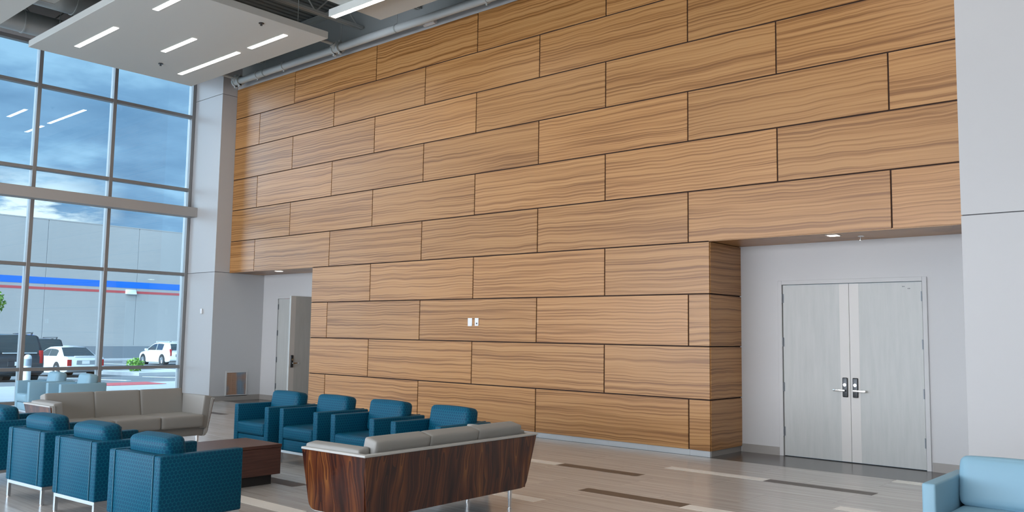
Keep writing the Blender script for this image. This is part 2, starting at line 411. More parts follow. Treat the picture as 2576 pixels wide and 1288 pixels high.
# wood feature wall: panels as shallow boxes over a dark backing
mb = MB(); J = 0.0085; off = -0.0437
for k in range(10):
    z0, z1 = ROWZ[k], ROWZ[k + 1]; r = k + 1
    xa, xb = (LB, RB) if r <= 4 else (XC, XR + 0.02)
    if r % 2: js = [-2.44 * n for n in range(-1, 7)]
    else: js = [-2.44 * (n + 0.5) + off for n in range(-1, 7)]
    js = sorted([j for j in js if xa + 0.05 < j < xb - 0.05]); xs = [xa] + js + [xb]
    for a, b in zip(xs, xs[1:]):
        mb.cur = 0; mb.box(a + J, b - J, 0.0, 0.02, z0 + (J if k else 0), z1 - J, 0.0012, 1)
    if r <= 4:   # returns into the right recess, and left one
        mb.cur = 1; mb.box(RB - 0.02, RB, 0.022, YR - 0.0005, z0 + (J if k else 0), z1 - J, 0.0012, 1)
        mb.box(LB, LB + 0.02, 0.022, YR - 0.0005, z0 + (J if k else 0), z1 - J, 0.0012, 1)
mb.cur = 2
mb.box(LB + 0.018, RB - 0.018, 0.012, YR, 0.0701, SOF + 0.02)
mb.box(XC + 0.002, XR + 0.03, 0.012, 0.10, SOF + 0.014, TOP - 0.01)
mb.cur = 0
mb.box(XC + 0.003, LB - 0.002, 0.004, YR - 0.004, SOF, SOF + 0.018)   # soffits
mb.box(RB - 0.04, XR + 0.4, 0.0125, YR - 0.004, SOF, SOF + 0.018)
struct('wall_back', mb, ['wall_veneer', 'wall_veneer_return', 'wood_joint'])
mb = MB(); x = LB + 0.015
while x < RB - 0.02:
    mb.box(x, min(x + 0.598, RB - 0.018), 0.016, 0.05, 0.0, 0.069); x += 0.6
mb.cur = 1; mb.box(RB - 0.05, RB - 0.014, 0.052, YR - 0.006, 0.0, 0.069)
struct('baseboard_back', mb, ['pale_tile_base', 'tile_base'])
mb = MB(); mb.box(RB + 0.002, -1.63, YR - 0.014, YR - 0.001, 0, 0.10); mb.box(0.112, 1.5, YR - 0.014, YR - 0.001, 0, 0.10)
struct('baseboard_right', mb, 'tile_base')
mb = MB(); mb.box(XC + 0.001, XC + 0.014, YF + 0.01, YR - 0.016, 0, 0.10); mb.box(XC + 0.001, -12.64, YR - 0.014, YR - 0.001, 0, 0.10)
struct('baseboard_left', mb, 'tile_base')

# upper wall and white strip above the veneer
mb = MB(); mb.box(XC, XE, 0.012, 0.3, TOP, TOP + 0.16, 0.002, 1); struct('trim_1', mb, 'column_panel')
mb = MB(); mb.box(XW, XE, 0.10, 0.3, TOP + 0.16, DECK); struct('wall_upper', mb, 'upper_wall_paint')
mb = MB(); mb.box(XC, XE, 0.04, 0.098, 7.33, 7.41); mb.box(XC, XE, 0.0, 0.098, 7.41, 7.425); struct('trim_2', mb, 'steel_grey')
# recess back walls (with door openings) and recess soffit void
mb = MB()
def wall_with_hole(x0, x1, hx0, hx1, hz):
    mb.box(x0, hx0, YR, YR + 0.15, 0, SOF + 0.1); mb.box(hx1, x1, YR, YR + 0.15, 0, SOF + 0.1); mb.box(hx0, hx1, YR, YR + 0.15, hz, SOF + 0.1)
wall_with_hole(RB - 0.1, 3.0, -1.60, 0.06, 2.11); struct('wall_right', mb, 'white_paint')
mb = MB(); wall_with_hole(XC - 0.2, LB + 0.1, -12.55, -10.83, 2.11)
mb.box(-12.7, -10.6, 2.6, 2.75, 0, 2.7)
struct('wall_left', mb, 'white_paint')
# left column block
def column(name, x0, x1, joints, side_y):
    mb = MB(); zs = [0.0] + joints + [DECK - 0.02]
    for a, b in zip(zs, zs[1:]):
        mb.cur = 0; mb.box(x0, x1, YF, side_y, a + (0.005 if a else 0), b - (0.005 if b < DECK - 0.1 else 0), 0.001, 1)
    mb.cur = 1; mb.box(x0 + 0.01, x1 - 0.01, YF + 0.01, side_y - 0.01, 0.01, DECK - 0.05)
    struct(name, mb, ['column_panel', 'joint_dark'])
column('wall_column_left', XW - 0.25, XC, [2.61, 6.31], 1.0)
column('wall_column_right', XR, XE, [2.655], YR - 0.02)
# unseen walls of the lobby: south glazing head and dark east paint shape the light
mb = MB(); mb.box(XE, XE + 0.2, YS, 0.3, 0, DECK); struct('wall_east', mb, 'taupe_paint')
mb = MB(); mb.box(XW - 0.2, XE, YS - 0.2, YS, 0, 0.4); mb.box(XW - 0.2, XE, YS - 0.2, YS, 4.3, DECK); mb.box(4.0, XE, YS - 0.2, YS, 0.4, 6.7)
for i in range(8): mb.box(XW - 0.1 + i * 2.55, XW + i * 2.55, YS - 0.15, YS, 0.4, 6.7)
struct('wall_south', mb, 'aluminium')

# roof deck with ribs along y
mb = MB(); mb.box(XW - 0.3, XE + 0.2, YS - 0.2, 0.3, DECK + 0.04, DECK + 0.2)
x = XW
while x < XE:
    mb.box(x, x + 0.085, YS, 0.1, DECK, DECK + 0.04); x += 0.15
struct('ceiling', mb, 'deck_grey', smooth=False)

# ------------------------------------------------------------------ curtain wall
mull = [-0.37, -2.045, -3.455, -4.86, -6.27, -7.68, -9.09, -10.5, -11.9, -13.3, -14.7, -16.1]
trz = [0.05, 0.66, 2.59, 4.39, 5.97, 6.76]
mb = MB()
for z in trz: mb.box(XW - 0.07, XW + 0.06, YS, YF - 0.01, z - 0.032, z + 0.032, 0.003, 1)
for y in mull: mb.box(XW - 0.10, XW + 0.065, y - 0.034, y + 0.034, 0.0, 6.80, 0.003, 1)
win = struct('window_1', mb, 'aluminium')
mb = MB(); mb.box(XW - 0.02, XW - 0.008, YS, YF, 0.05, 6.76); g_ = mb.obj('glass', 'window_glass', win, smooth=False)
mb = MB(); mb.box(XW - 0.25, XW + 0.08, YS, YF, 6.80, DECK); struct('wall_window_head', mb, 'column_panel')
mb = MB(); mb.box(XW + 0.07, -13.90, YS, YF - 0.002, 3.79, 3.99, 0.004, 1); struct('trim_3', mb, 'beam_paint')

# ------------------------------------------------------------------ ceiling clouds + linear lights
CZ = 6.20
def cloud(x0, x1, y0, y1, label):
    t = thing('ceiling_panel', label, 'ceiling panel', ((x0 + x1) / 2, (y0 + y1) / 2, CZ), 0, 'suspended ceiling panels')
    hx, hy = (x1 - x0) / 2, (y1 - y0) / 2
    mb = MB(); mb.box(-hx, hx, -hy, hy, 0.0, 0.115, 0.004, 1); mb.obj('panel', 'cloud_paint', t)
    for sx in (-1, 1):
        for sy in (-1, 1):
            mb = MB(); mb.cyl((sx * (hx - 0.35), sy * (hy - 0.35), 0.11), (sx * (hx - 0.35), sy * (hy - 0.35), DECK - CZ), 0.006, n=6); mb.obj('hanger_rod', 'steel_grey', t)
    return t
cloud(-12.76, -8.37, -4.18, -1.205, 'large white suspended ceiling panel with five strip lights, nearest the window wall')
cloud(-7.05, -2.67, -4.18, -1.205, 'white suspended ceiling panel at the top centre, crossed by a long strip light')
cloud(-12.76, -8.37, -7.87, -4.89, 'white suspended ceiling panel cut off by the top left corner')
xs_c = [(-12.76, -8.37), (-7.05, -2.67), (-1.34, 3.04), (4.37, 8.75)]
hid = 'white suspended ceiling panel outside the direct view, added for the room lighting'  # unseen panels added to continue the ceiling grid for lighting
for i, (a, b) in enumerate(xs_c):
    for j, (c, d) in enumerate([(-4.18, -1.205), (-7.87, -4.89), (-11.56, -8.58), (-15.25, -12.27)]):
        if (i, j) in ((0, 0), (1, 0), (0, 1)): continue
        cloud(a, b, c, d, hid)
def strip(x0, x1, y, label, group='recessed strip lights', housing=False):
    t = thing('strip_light', label, 'ceiling light', ((x0 + x1) / 2, y, CZ - (0.113 if housing else 0)), 0, group); h = (x1 - x0) / 2
    mb = MB(); mb.box(-h, h, -0.042, 0.042, -0.006, 0.0005); mb.obj('lens', 'lamp_lens', t, smooth=False)
    mb = MB()
    if housing: mb.box(-h - 0.04, h + 0.04, -0.055, 0.055, -0.004, 0.11, 0.003, 1)
    else:
        mb.box(-h - 0.008, h + 0.008, -0.05, -0.0425, -0.004, 0.004); mb.box(-h - 0.008, h + 0.008, 0.0425, 0.05, -0.004, 0.004)
    mb.obj('trim', 'cloud_paint', t)
strip(-12.07, -10.60, -3.655, 'strip light at the window end of the large ceiling panel, far from the wood wall')
strip(-9.37, -7.90 - 0.55, -3.62, 'strip light cut by the top edge of the photo, on the large ceiling panel')
strip(-11.15, -10.10, -2.595, 'short strip light in the middle of the large ceiling panel')
strip(-12.17, -10.16, -1.755, 'longest strip light on the large ceiling panel, at its front corner by the window')
strip(-9.81, -8.77, -1.75, 'short strip light at the pointed end of the large ceiling panel nearest the wood wall')
strip(-7.27, -5.3, -1.93, 'long strip light in a white housing crossing the top centre ceiling panel edge', housing=True)
def added_lights(a, c, idx):  # strip lights added beyond the frame to light the room
    pat = [(0.69, 2.16, 0.55), (3.2, 4.3, 0.55), (1.6, 2.66, 1.6), (0.59, 2.6, 2.43), (2.95, 4.0, 2.43)]
    for k, (x0, x1, dy) in enumerate(pat):
        strip(a + x0, a + x1, c + dy, 'white recessed strip light out of view, added to light the room', 'added strip lights out of view')
for i, (a, b) in enumerate(xs_c):
    for j, (c, d) in enumerate([(-4.18, -1.205), (-7.87, -4.89), (-11.56, -8.58), (-15.25, -12.27)]):
        if (i, j) in ((0, 0), (1, 0)): continue
        added_lights(a, c, (i, j)) if j < 3 else None
for (x, y, lab) in ((-11.83, -2.30, 'small dark sprinkler under the large ceiling panel, near the window end'), (-8.60, -2.30, 'small dark sprinkler under the large ceiling panel, near its long outer edge')):
    t = thing('sprinkler', lab, 'sprinkler', (x, y, CZ), 0)
    mb = MB(); mb.cyl((0, 0, -0.03), (0, 0, 0.0), 0.009, n=8); mb.obj('stem', 'dark_metal', t)
    mb = MB(); mb.cyl((0, 0, -0.012), (0, 0, -0.004), 0.042, n=14); mb.obj('escutcheon', 'dark_metal', t)
    mb = MB(); mb.cyl((0, 0, -0.045), (0, 0, -0.03), 0.018, n=10); mb.obj('deflector', 'dark_metal', t)

# ------------------------------------------------------------------ pipe along the top of the wood wall
PY, PZ = -0.28, 6.49
t = thing('sprinkler_pipe', 'long pale grey fire main pipe running along the top of the wood wall', 'pipe', (0, PY, PZ))
mb = MB(); mb.cyl((-12.72, 0, 0), (3.0, 0, 0), 0.068, n=20); mb.obj('pipe', 'pipe_paint', t)
for x in (-12.62, -9.35):
    mb = MB(); mb.cyl((x - 0.10, 0, 0), (x - 0.06, 0, 0), 0.10, n=14); mb.cyl((x + 0.06, 0, 0), (x + 0.10, 0, 0), 0.10, n=14)
    mb.cyl((x - 0.06, 0, 0), (x + 0.06, 0, 0), 0.08, n=14); mb.cyl((x, 0, 0), (x, -0.10, 0.07), 0.075, n=12)
    mb.box(x - 0.10, x - 0.06, -0.03, 0.03, -0.13, 0.13, 0.006, 1)
    mb.box(x + 0.06, x + 0.10, -0.03, 0.03, -0.13, 0.13, 0.006, 1)
    mb.obj('coupling', 'pipe_paint', t)
    mb = MB(); mb.cyl((x, -0.08, 0.055), (x, -2.2, 0.085), 0.028, n=10); mb.obj('branch', 'pipe_paint', t)
for x in (-11.9, -11.0, -5.7):
    mb = MB(); mb.cyl((x - 0.02, 0, 0), (x + 0.02, 0, 0), 0.082, n=14); mb.box(x - 0.012, x + 0.012, -0.01, 0.01, -0.11, -0.07); mb.obj('coupling', 'pipe_paint', t)
for x in (-11.65, -9.25, -7.75, -4.6):
    mb = MB(); mb.cyl((x - 0.012, 0, 0), (x + 0.012, 0, 0), 0.076, n=14); mb.cyl((x, 0, 0.07), (x, 0, 0.94), 0.006, n=6); mb.obj('hanger', 'steel_grey', t)
t = thing('pipe_fitting', 'small white capped pipe stub beside the fire main above the wood wall', 'pipe fitting', (-7.3, -0.05, 6.53))
mb = MB(); mb.cyl((-0.20, -0.10, 0.0), (0.10, 0, 0), 0.03, n=10); mb.obj('stub', 'pipe_paint', t)
mb = MB(); mb.cyl((-0.02, 0, 0), (0.24, 0, 0), 0.048, n=12); mb.obj('cap', 'white_plastic', t)

# ------------------------------------------------------------------ roof steel and ducts
def joist(x, label, y0=YS + 0.2, y1=0.05, zb=6.78):
    t = thing('roof_joist', label, 'roof joist', (x, 0, 0), 0, 'open web roof joists')
    mb = MB(); mb.box(-0.05, -0.01, y0, y1, zb, zb + 0.045); mb.box(0.01, 0.05, y0, y1, zb, zb + 0.045); mb.obj('bottom_chord', 'steel_grey', t)
    mb = MB(); mb.box(-0.06, 0.06, y0, y1, DECK - 0.06, DECK - 0.002); mb.obj('top_chord', 'steel_grey', t)
    mb = MB(); y = y1 - 0.1; n = 0
    while y > y0 + 0.6:
        za, zb2 = (DECK - 0.05, zb + 0.03) if n % 2 else (zb + 0.03, DECK - 0.05)
        mb.cyl((0, y, za), (0, y - 0.45, zb2), 0.014, n=6); y -= 0.45; n += 1
    mb.obj('web', 'steel_grey', t)
lab = {-13.75: 'open web steel joist above the window wall gap, closest to the glass', -12.3: 'open web steel joist above the window gap, second from the glass',
       -9.1: 'open web steel joist seen above the pointed end of the large ceiling panel', -7.6: 'open web steel joist above the gap between the two ceiling panels'}
for x in (-13.75, -12.3, -9.1, -7.6):
    joist(x, lab[x], zb=6.88)
def duct(x, z, r, y0, y1, label):
    t = thing('round_duct', label, 'duct', (x, 0, z), 0)
    mb = MB(); mb.cyl((0, y0, 0), (0, y1, 0), r, n=28); mb.obj('tube', 'duct_metal', t)
    y = y0 + 0.05
    mb = MB()
    while y < y1: mb.cyl((0, y, 0), (0, y + 0.025, 0), r + 0.012, n=28); y += 0.9
    mb.obj('seam_ring', 'duct_metal', t)
duct(-13.55, 6.88, 0.20, YS + 0.3, -2.4, 'pale round duct in the gap beside the window head')
duct(-11.35, 6.72, 0.24, YS + 0.3, -3.15, 'large round duct ending above the large ceiling panel')
t = thing('rectangular_duct', 'pale boxed duct above the top left ceiling panel', 'duct', (-9.6, -4.62, 6.42))
mb = MB(); mb.box(-1.2, 2.2, -0.14, 0.10, -0.05, 0.19, 0.004, 1); mb.obj('casing', 'cloud_paint', t)
mb = MB(); mb.box(-1.215, -1.2, -0.15, 0.11, -0.06, 0.20); mb.box(0.5, 0.52, -0.15, 0.11, -0.06, 0.2); mb.obj('flange', 'duct_metal', t)

# ------------------------------------------------------------------ doors
def door_leaf(name, parent, x0, x1, loc, rz, band_side, hinges, lever=True, mir=1):
    """leaf local: x from x0 to x1, front face at y=0, thickness +y"""
    e = D.objects.new(name, None); COL.objects.link(e); e.location = loc; e.rotation_euler = (0, 0, rz); e['kind'] = 'structure'
    mb = MB(); mb.box(x0, x1, 0, 0.045, 0.008, 2.095, 0.002, 1); mb.obj('leaf', 'white_ash', e)
    bw = 0.112; a, b = (x1 - bw, x1 - 0.001) if band_side > 0 else (x0 + 0.001, x0 + bw)
    mb = MB(); mb.box(a, b, -0.0015, 0.001, 0.010, 2.093); mb.obj('edge_band', 'door_edge_band', e)
    hx = x0 if band_side > 0 else x1
    if hinges:
        for z in (0.30, 0.84, 1.39, 1.93):
            mb = MB(); mb.cyl((hx - 0.004 * band_side, -0.010, z - 0.055), (hx - 0.004 * band_side, -0.010, z + 0.055), 0.009, n=8); mb.box(hx - 0.014, hx + 0.014, -0.004, -0.001, z - 0.055, z + 0.055); mb.obj('hinge', 'hinge_metal', e)
    if lever:
        cx_ = x1 - 0.058 if band_side > 0 else x0 + 0.058; s_ = -band_side
        mb = MB(); mb.box(cx_ - 0.031, cx_ + 0.031, -0.022, -0.0016, 0.755, 0.985, 0.010, 3); p = mb.obj('lock_plate', 'dark_metal', e)
        mb = MB(); mb.cyl((cx_, -0.028, 0.90), (cx_, -0.020, 0.90), 0.019, n=16); mb.cyl((cx_, -0.031, 0.90), (cx_, -0.027, 0.90), 0.012, n=16); mb.obj('lock_cylinder', 'chrome', p)
        mb = MB(); mb.cyl((cx_, -0.065, 0.835), (cx_, -0.018, 0.835), 0.012, n=12)
        mb.hexa([(cx_ + s_ * q, y, z) for z in (0.822, 0.848) for q, y in ((-0.012, -0.072), (0.130, -0.062), (0.130, -0.048), (-0.012, -0.054))], 0.004, 2)
        mb.obj('lever', 'chrome', p)
    return e
dl = door_leaf('door_1', None, -1.585, -0.7715, (0, YR + 0.004, 0), 0, 1, True)
dr = door_leaf('door_2', None, -0.7685, 0.045, (0, YR + 0.004, 0), 0, -1, True)
mb = MB()
for (x, z) in ((-0.16, 2.045), (-0.145, 2.045), (-0.10, 2.02), (-0.085, 2.02)): mb.cyl((x, -0.001, z), (x, 0.002, z), 0.006, n=8)
mb.obj('screw_hole', 'dark_metal', dr)
def frame(name, x0, x1, zt, w=0.05):
    mb = MB(); mb.box(x0 - w, x0, YR - 0.018, YR + 0.06, 0, zt + w, 0.003, 1); mb.box(x1, x1 + w, YR - 0.018, YR + 0.06, 0, zt + w, 0.003, 1); mb.box(x0, x1, YR - 0.018, YR + 0.06, zt, zt + w, 0.003, 1)
    mb.cur = 1; mb.box(x0 + 0.001, x1 - 0.001, YR + 0.052, YR + 0.058, 0.001, zt - 0.001) if name == 'trim_4' else None
    struct(name, mb, ['white_paint', 'joint_dark'])
frame('trim_4', -1.592, 0.052, 2.10)
frame('trim_5', -12.54, -10.84, 2.10)
door_leaf('door_3', None, -12.532, -11.692, (0, YR + 0.004, 0), 0, 1, True, False)
# right leaf stands fully open, hinged at its right side
door_leaf('door_4', None, -0.84, 0.0, (-10.85, YR - 0.010, 0), math.radians(90), -1, False)

# ------------------------------------------------------------------ small wall fittings
t = thing('wall_plate', 'blank white wall plate on the wood wall, left of the pair', 'wall plate', (-6.185, -0.001, 1.61))
mb = MB(); mb.box(-0.045, 0.045, -0.008, 0, -0.062, 0.062, 0.003, 2); mb.obj('plate', 'white_plastic', t)
t = thing('wall_switch', 'white key switch plate with a dark dot on the wood wall, right of the pair', 'switch', (-6.045, -0.001, 1.612))
mb = MB(); mb.box(-0.038, 0.038, -0.008, 0, -0.06, 0.06, 0.003, 2); mb.obj('plate', 'white_plastic', t)
mb = MB(); mb.cyl((0.005, -0.012, -0.022), (0.005, -0.006, -0.022), 0.012, n=12); mb.obj('button', 'dark_metal', t)
t = thing('motion_sensor', 'small white sensor box on the left column', 'sensor', (-13.52, YF, 1.81))
mb = MB(); mb.box(-0.035, 0.035, -0.03, -0.001, -0.055, 0.055, 0.012, 3); mb.obj('case', 'white_plastic', t)
t = thing('air_grille', 'square return air grille with white frame low on the left recess wall', 'vent', (XC, 0.268, 0.34))
mb = MB()
for a in ((-0.25, 0.25, 0.225, 0.255), (-0.25, 0.25, -0.255, -0.225), (-0.25, -0.222, -0.226, 0.226), (0.222, 0.25, -0.226, 0.226)): mb.box(0.001, 0.014, *a, 0.002, 1)
mb.obj('frame', 'white_paint', t)
mb = MB(); mb.box(0.001, 0.003, -0.222, 0.222, -0.225, 0.225)
z = -0.215
while z < 0.22:
    mb.hexa([(0.004, -0.222, z), (0.009, -0.222, z - 0.004), (0.009, 0.222, z - 0.004), (0.004, 0.222, z), (0.004, -0.222, z + 0.003), (0.009, -0.222, z - 0.001), (0.009, 0.222, z - 0.001), (0.004, 0.222, z + 0.003)]); z += 0.0135
for y in (-0.11, 0, 0.11): mb.box(0.004, 0.010, y - 0.003, y + 0.003, -0.225, 0.225)
mb.obj('louvres', 'grille_face', t)
def downlight(x, y, label):
    t = thing('downlight', label, 'ceiling light', (x, y, SOF), 0)
    mb = MB(); mb.box(-0.07, 0.07, -0.07, 0.07, -0.006, -0.001, 0.002, 1); mb.obj('trim', 'white_plastic', t)
    mb = MB(); mb.box(-0.052, 0.052, -0.052, 0.052, -0.009, -0.006); mb.obj('lens', 'downlight_lens', t, smooth=False)
downlight(-0.70, 0.20, 'small lit square downlight in the wood soffit above the double doors')
downlight(-11.62, 0.20, 'small lit square downlight in the wood soffit over the left recess')
t = thing('sprinkler', 'small pendant sprinkler in the wood soffit above the double doors', 'sprinkler', (-0.47, 0.42, SOF))
mb = MB(); mb.cyl((0, 0, -0.008), (0, 0, -0.001), 0.035, n=14); mb.obj('escutcheon', 'white_plastic', t)
mb = MB(); mb.cyl((0, 0, -0.05), (0, 0, -0.008), 0.010, n=8); mb.cyl((0, 0, -0.055), (0, 0, -0.05), 0.02, n=10); mb.obj('head', 'chrome', t)

# ------------------------------------------------------------------ armchairs
def armchair(label, group, vinyl, piping, w=0.64, d=0.68, h=0.59, leg=0.145, cush_top=0.715, arm=0.078):
    t = thing('armchair', label, 'armchair', (0, 0, 0), 0, group)
    hw, hd = w / 2, d / 2
    for s in (-1, 1):
        a, b = (-hw, -hw + arm) if s < 0 else (hw - arm, hw)
        mb = MB(); mb.box(a, b, -hd, hd, leg, h, 0.013, 3); mb.obj('armrest', vinyl, t)
    mb = MB(); mb.box(-hw + arm - 0.001, hw - arm + 0.001, hd - 0.085, hd - 0.002, leg + 0.001, h - 0.001, 0.008, 2); mb.obj('back_panel', vinyl, t)
    mb = MB(); mb.box(-hw + arm - 0.001, hw - arm + 0.001, -hd + 0.012, hd - 0.085, leg + 0.001, 0.262, 0.008, 2); mb.obj('seat_base', vinyl, t)
    sw = w - 2 * arm - 0.006
    mb = MB(); mb.cushion((0, -0.075, 0.335), (sw, d - 0.13, 0.135), 0.028, 0.012); mb.obj('seat_cushion', vinyl, t)
    M = Matrix.Rotation(math.radians(-9), 4, 'X')
    mb = MB(); mb.cushion((0, hd - 0.185, (0.40 + cush_top) / 2), (sw, 0.165, cush_top - 0.39), 0.045, 0.010, M); mb.obj('back_cushion', vinyl, t)
    e = 0.0015
    for x in (-hw + arm, hw - arm):
        mb = MB()
        mb.cyl((x, hd + e, leg + 0.01), (x, hd + e, h - 0.01), 0.004, n=6)
        mb.cyl((x, hd, h + e), (x, hd - 0.08, h + e), 0.0035, n=6)
        mb.obj('piping', piping, t)
    mb = MB(); z0, z1 = leg - 0.026, leg; q = 0.012
    mb.box(-hw + q, hw - q, -hd + q, -hd + q + 0.025, z0, z1); mb.box(-hw + q, hw - q, hd - q - 0.025, hd - q, z0, z1)
    mb.box(-hw + q, -hw + q + 0.025, -hd + q + 0.025, hd - q - 0.025, z0, z1); mb.box(hw - q - 0.025, hw - q, -hd + q + 0.025, hd - q - 0.025, z0, z1)
    mb.obj('base_frame', 'satin_steel', t)
    for sx in (-1, 1):
        for sy in (-1, 1):
            cx_, cy_ = sx * (hw - q - 0.0125), sy * (hd - q - 0.0125)
            mb = MB(); mb.box(cx_ - 0.0125, cx_ + 0.0125, cy_ - 0.0125, cy_ + 0.0125, 0.008, z0 - 0.0005, 0.001, 1); mb.cyl((cx_, cy_, 0), (cx_, cy_, 0.008), 0.014, n=10); mb.obj('leg', 'satin_steel', t)
    return t
GA = 'teal armchairs in the row along the wood wall'; GB = 'teal armchairs in the near row with their backs to us'
a0 = armchair('teal patterned armchair at the window end of the row along the wood wall', GA, 'teal_vinyl', 'teal_piping', w=0.69, cush_top=0.72)
a0.location = (-5.74, -3.66, 0)
for x, lab in ((-4.90, 'teal patterned armchair second from the window end in the wood wall row'), (-3.99, 'teal patterned armchair third from the window end in the wood wall row'),
               (-3.06, 'teal patterned armchair in the wood wall row, partly hidden behind the rosewood backed sofa')):
    dup(a0, (x, -3.62, 0), 0, lab)
n0 = armchair('nearest teal armchair seen from behind, its patterned side in front of the coffee table', GB, 'teal_vinyl', 'teal_piping', w=0.64, d=0.66, h=0.585, cush_top=0.69)
n0.location = (-2.99, -6.32, 0); n0.rotation_euler = (0, 0, math.radians(185.0))
for x, y, lab in ((-4.90, -6.33, 'teal armchair seen from behind, second from the left photo edge in the near row'), (-4.00, -6.30, 'teal armchair seen from behind, between the nearest armchair and the one by the left edge'),
               (-6.03, -6.33, 'teal armchair seen from behind, cut off by the left photo edge')):
    dup(n0, (x, y, 0), math.radians(184.5), lab)
GL = 'pale blue armchairs by the window'
b0 = armchair('pale blue armchair by the window, the left one behind the grey sofa', GL, 'pale_blue_vinyl', 'pale_blue_vinyl', w=0.56, d=0.68)
b0.location = (-11.72, -3.95, 0)
dup(b0, (-10.92, -3.80, 0), 0, 'pale blue armchair by the window, the right one behind the grey sofa')
c0 = armchair('pale blue armchair cut off by the bottom right corner', 'pale blue armchair at the right', 'pale_blue_vinyl', 'pale_blue_vinyl', w=0.78, d=0.76, cush_top=0.70)
del c0['group']
c0.location = (1.74, -3.55, 0)

# ------------------------------------------------------------------ sofas
def sofa(label, loc, rz):
    t = thing('sofa', label, 'sofa', loc, rz, 'three-seat lounge sofas')
    W, Dp, ZT, ZB = 0.945, 0.335, 0.61, 0.175
    lean = 0.12     # horizontal inset per metre of drop
    def outline(hw, z0, z1, rad, grow, taper):
        pts = [(-hw - grow, z1), (-hw - grow, z1)]
        pts = [(-hw - grow, z1)]
        n = 6
        for s in (-1, 1):
            arc = []
            wbot = hw + grow - taper * (z1 - z0)
            for i in range(n + 1):
                a = math.pi / 2 * i / n
                arc.append((s * (wbot - rad + rad * math.cos(a)), z0 + rad - rad * math.sin(a)))
            pts += arc if s < 0 else arc[::-1]
        pts.append((hw + grow, z1))
        return pts
    # back: wood veneer outside, painted liner inside, slightly larger
    def backp(grow, zt, ythk, yoff):
        P = outline(W, ZB - grow, zt, 0.07, grow, 0.15)
        return [(x, Dp + yoff - lean * (ZT - z), z) for x, z in P]
    mb = MB(); mb.prism(backp(0, ZT - 0.012, 0, -0.012), (0, 0.012, 0)); mb.obj('back_veneer', 'rosewood', t)
    mb = MB(); mb.prism(backp(-0.010, ZT + 0.004, 0, -0.045), (0, 0.0325, 0)); sh = mb.obj('back_shell', 'sofa_rim', t)
    mb = MB()   # flat rim on top of the shell
    mb.box(-W - 0.008, W + 0.008, Dp - 0.045, Dp + 0.006, ZT - 0.010, ZT + 0.006, 0.003, 1)
    for s in (-1, 1): mb.box(min(s * (W + 0.008), s * (W - 0.040)), max(s * (W + 0.008), s * (W - 0.040)), -Dp, Dp - 0.04, ZT - 0.010, ZT + 0.006, 0.003, 1)
    mb.obj('rim', 'sofa_rim', t)
    for s in (-1, 1):
        def sidep(grow, zt, xo):
            P = []; z0 = ZB - grow; n = 6; rad = 0.06
            yb = lambda z: Dp - 0.0125 - lean * (ZT - z)
            P.append((-Dp - grow, zt))
            ybot = Dp - 0.02 + grow
            for i in range(n + 1):
                a = math.pi / 2 * i / n
                P.append((-ybot + rad - rad * math.cos(a), z0 + rad - rad * math.sin(a)))
            P.append((yb(z0) - max(grow, 0) * 3, z0)); P.append((yb(zt) - max(grow, 0) * 3, zt))
            return [(s * (W + xo - 0.15 * (ZT - z)), y, z) for y, z in P]
        mb = MB(); mb.prism(sidep(0, ZT - 0.012, -0.012), (s * 0.012, 0, 0)); mb.obj('side_veneer', 'rosewood', t)
        mb = MB(); mb.prism(sidep(0.010, ZT + 0.004, -0.042), (s * 0.030, 0, 0)); mb.obj('side_shell', 'sofa_rim', t)
    mb = MB(); mb.box(-W + 0.10, W - 0.10, -Dp + 0.035, Dp - 0.10, ZB + 0.002, 0.285, 0.014, 2); mb.obj('seat_base', 'sofa_fabric', t)
    # seat and back cushions
    AT = 0.125; inner = 2 * (W - AT) - 0.03; cw = inner / 3
    for i in range(3):
        x = (i - 1) * cw
        mb = MB(); mb.cushion((x, -0.075, 0.355), (cw - 0.003, 0.60, 0.145), 0.026, 0.006); mb.obj('seat_cushion', 'sofa_fabric', t)
        M = Matrix.Rotation(math.radians(-13), 4, 'X')
        mb = MB(); mb.cushion((x, Dp - 0.145, 0.53), (cw + 0.004, 0.13, 0.355), 0.020, 0.002, M); mb.obj('back_cushion', 'sofa_fabric', t)
    for s in (-1, 1):
        M = Matrix.Rotation(math.radians(s * 8), 4, 'Y')
        mb = MB(); mb.cushion((s * (W - 0.105), -0.050, 0.455), (0.105, 0.57, 0.385), 0.018, 0.003, M); mb.obj('armrest', 'sofa_fabric', t)
        for y in (-0.27, 0.19):
            mb = MB(); x = s * 0.78; mb.cyl((x, y, 0.012), (x, y, ZB + 0.02), 0.011, 0.021, n=14); mb.cyl((x, y, 0.0), (x, y, 0.014), 0.017, n=14); mb.obj('leg', 'chrome', t)
    return t
sofa('grey sofa facing us in front of the window, behind the left armchairs', (-6.99, -4.87, 0), math.radians(91.5))
sofa('grey cushioned sofa with dark rosewood veneer back turned to us, in the foreground', (-1.985, -4.80, 0), math.radians(-87.5))

# coffee table
t = thing('coffee_table', 'low dark walnut block coffee table between the sofas', 'coffee table', (-4.43, -5.10, 0))
mb = MB(); mb.box(-0.31, 0.31, -0.42, 0.42, 0.095, 0.343, 0.003, 1); mb.obj('body', 'table_walnut', t)
mb = MB(); mb.box(-0.315, 0.315, -0.425, 0.425, 0.344, 0.372, 0.003, 1); mb.obj('table_top', 'table_walnut', t)
mb = MB(); mb.box(-0.25, 0.25, -0.36, 0.36, 0.0, 0.094); mb.obj('plinth', 'black_plinth', t)

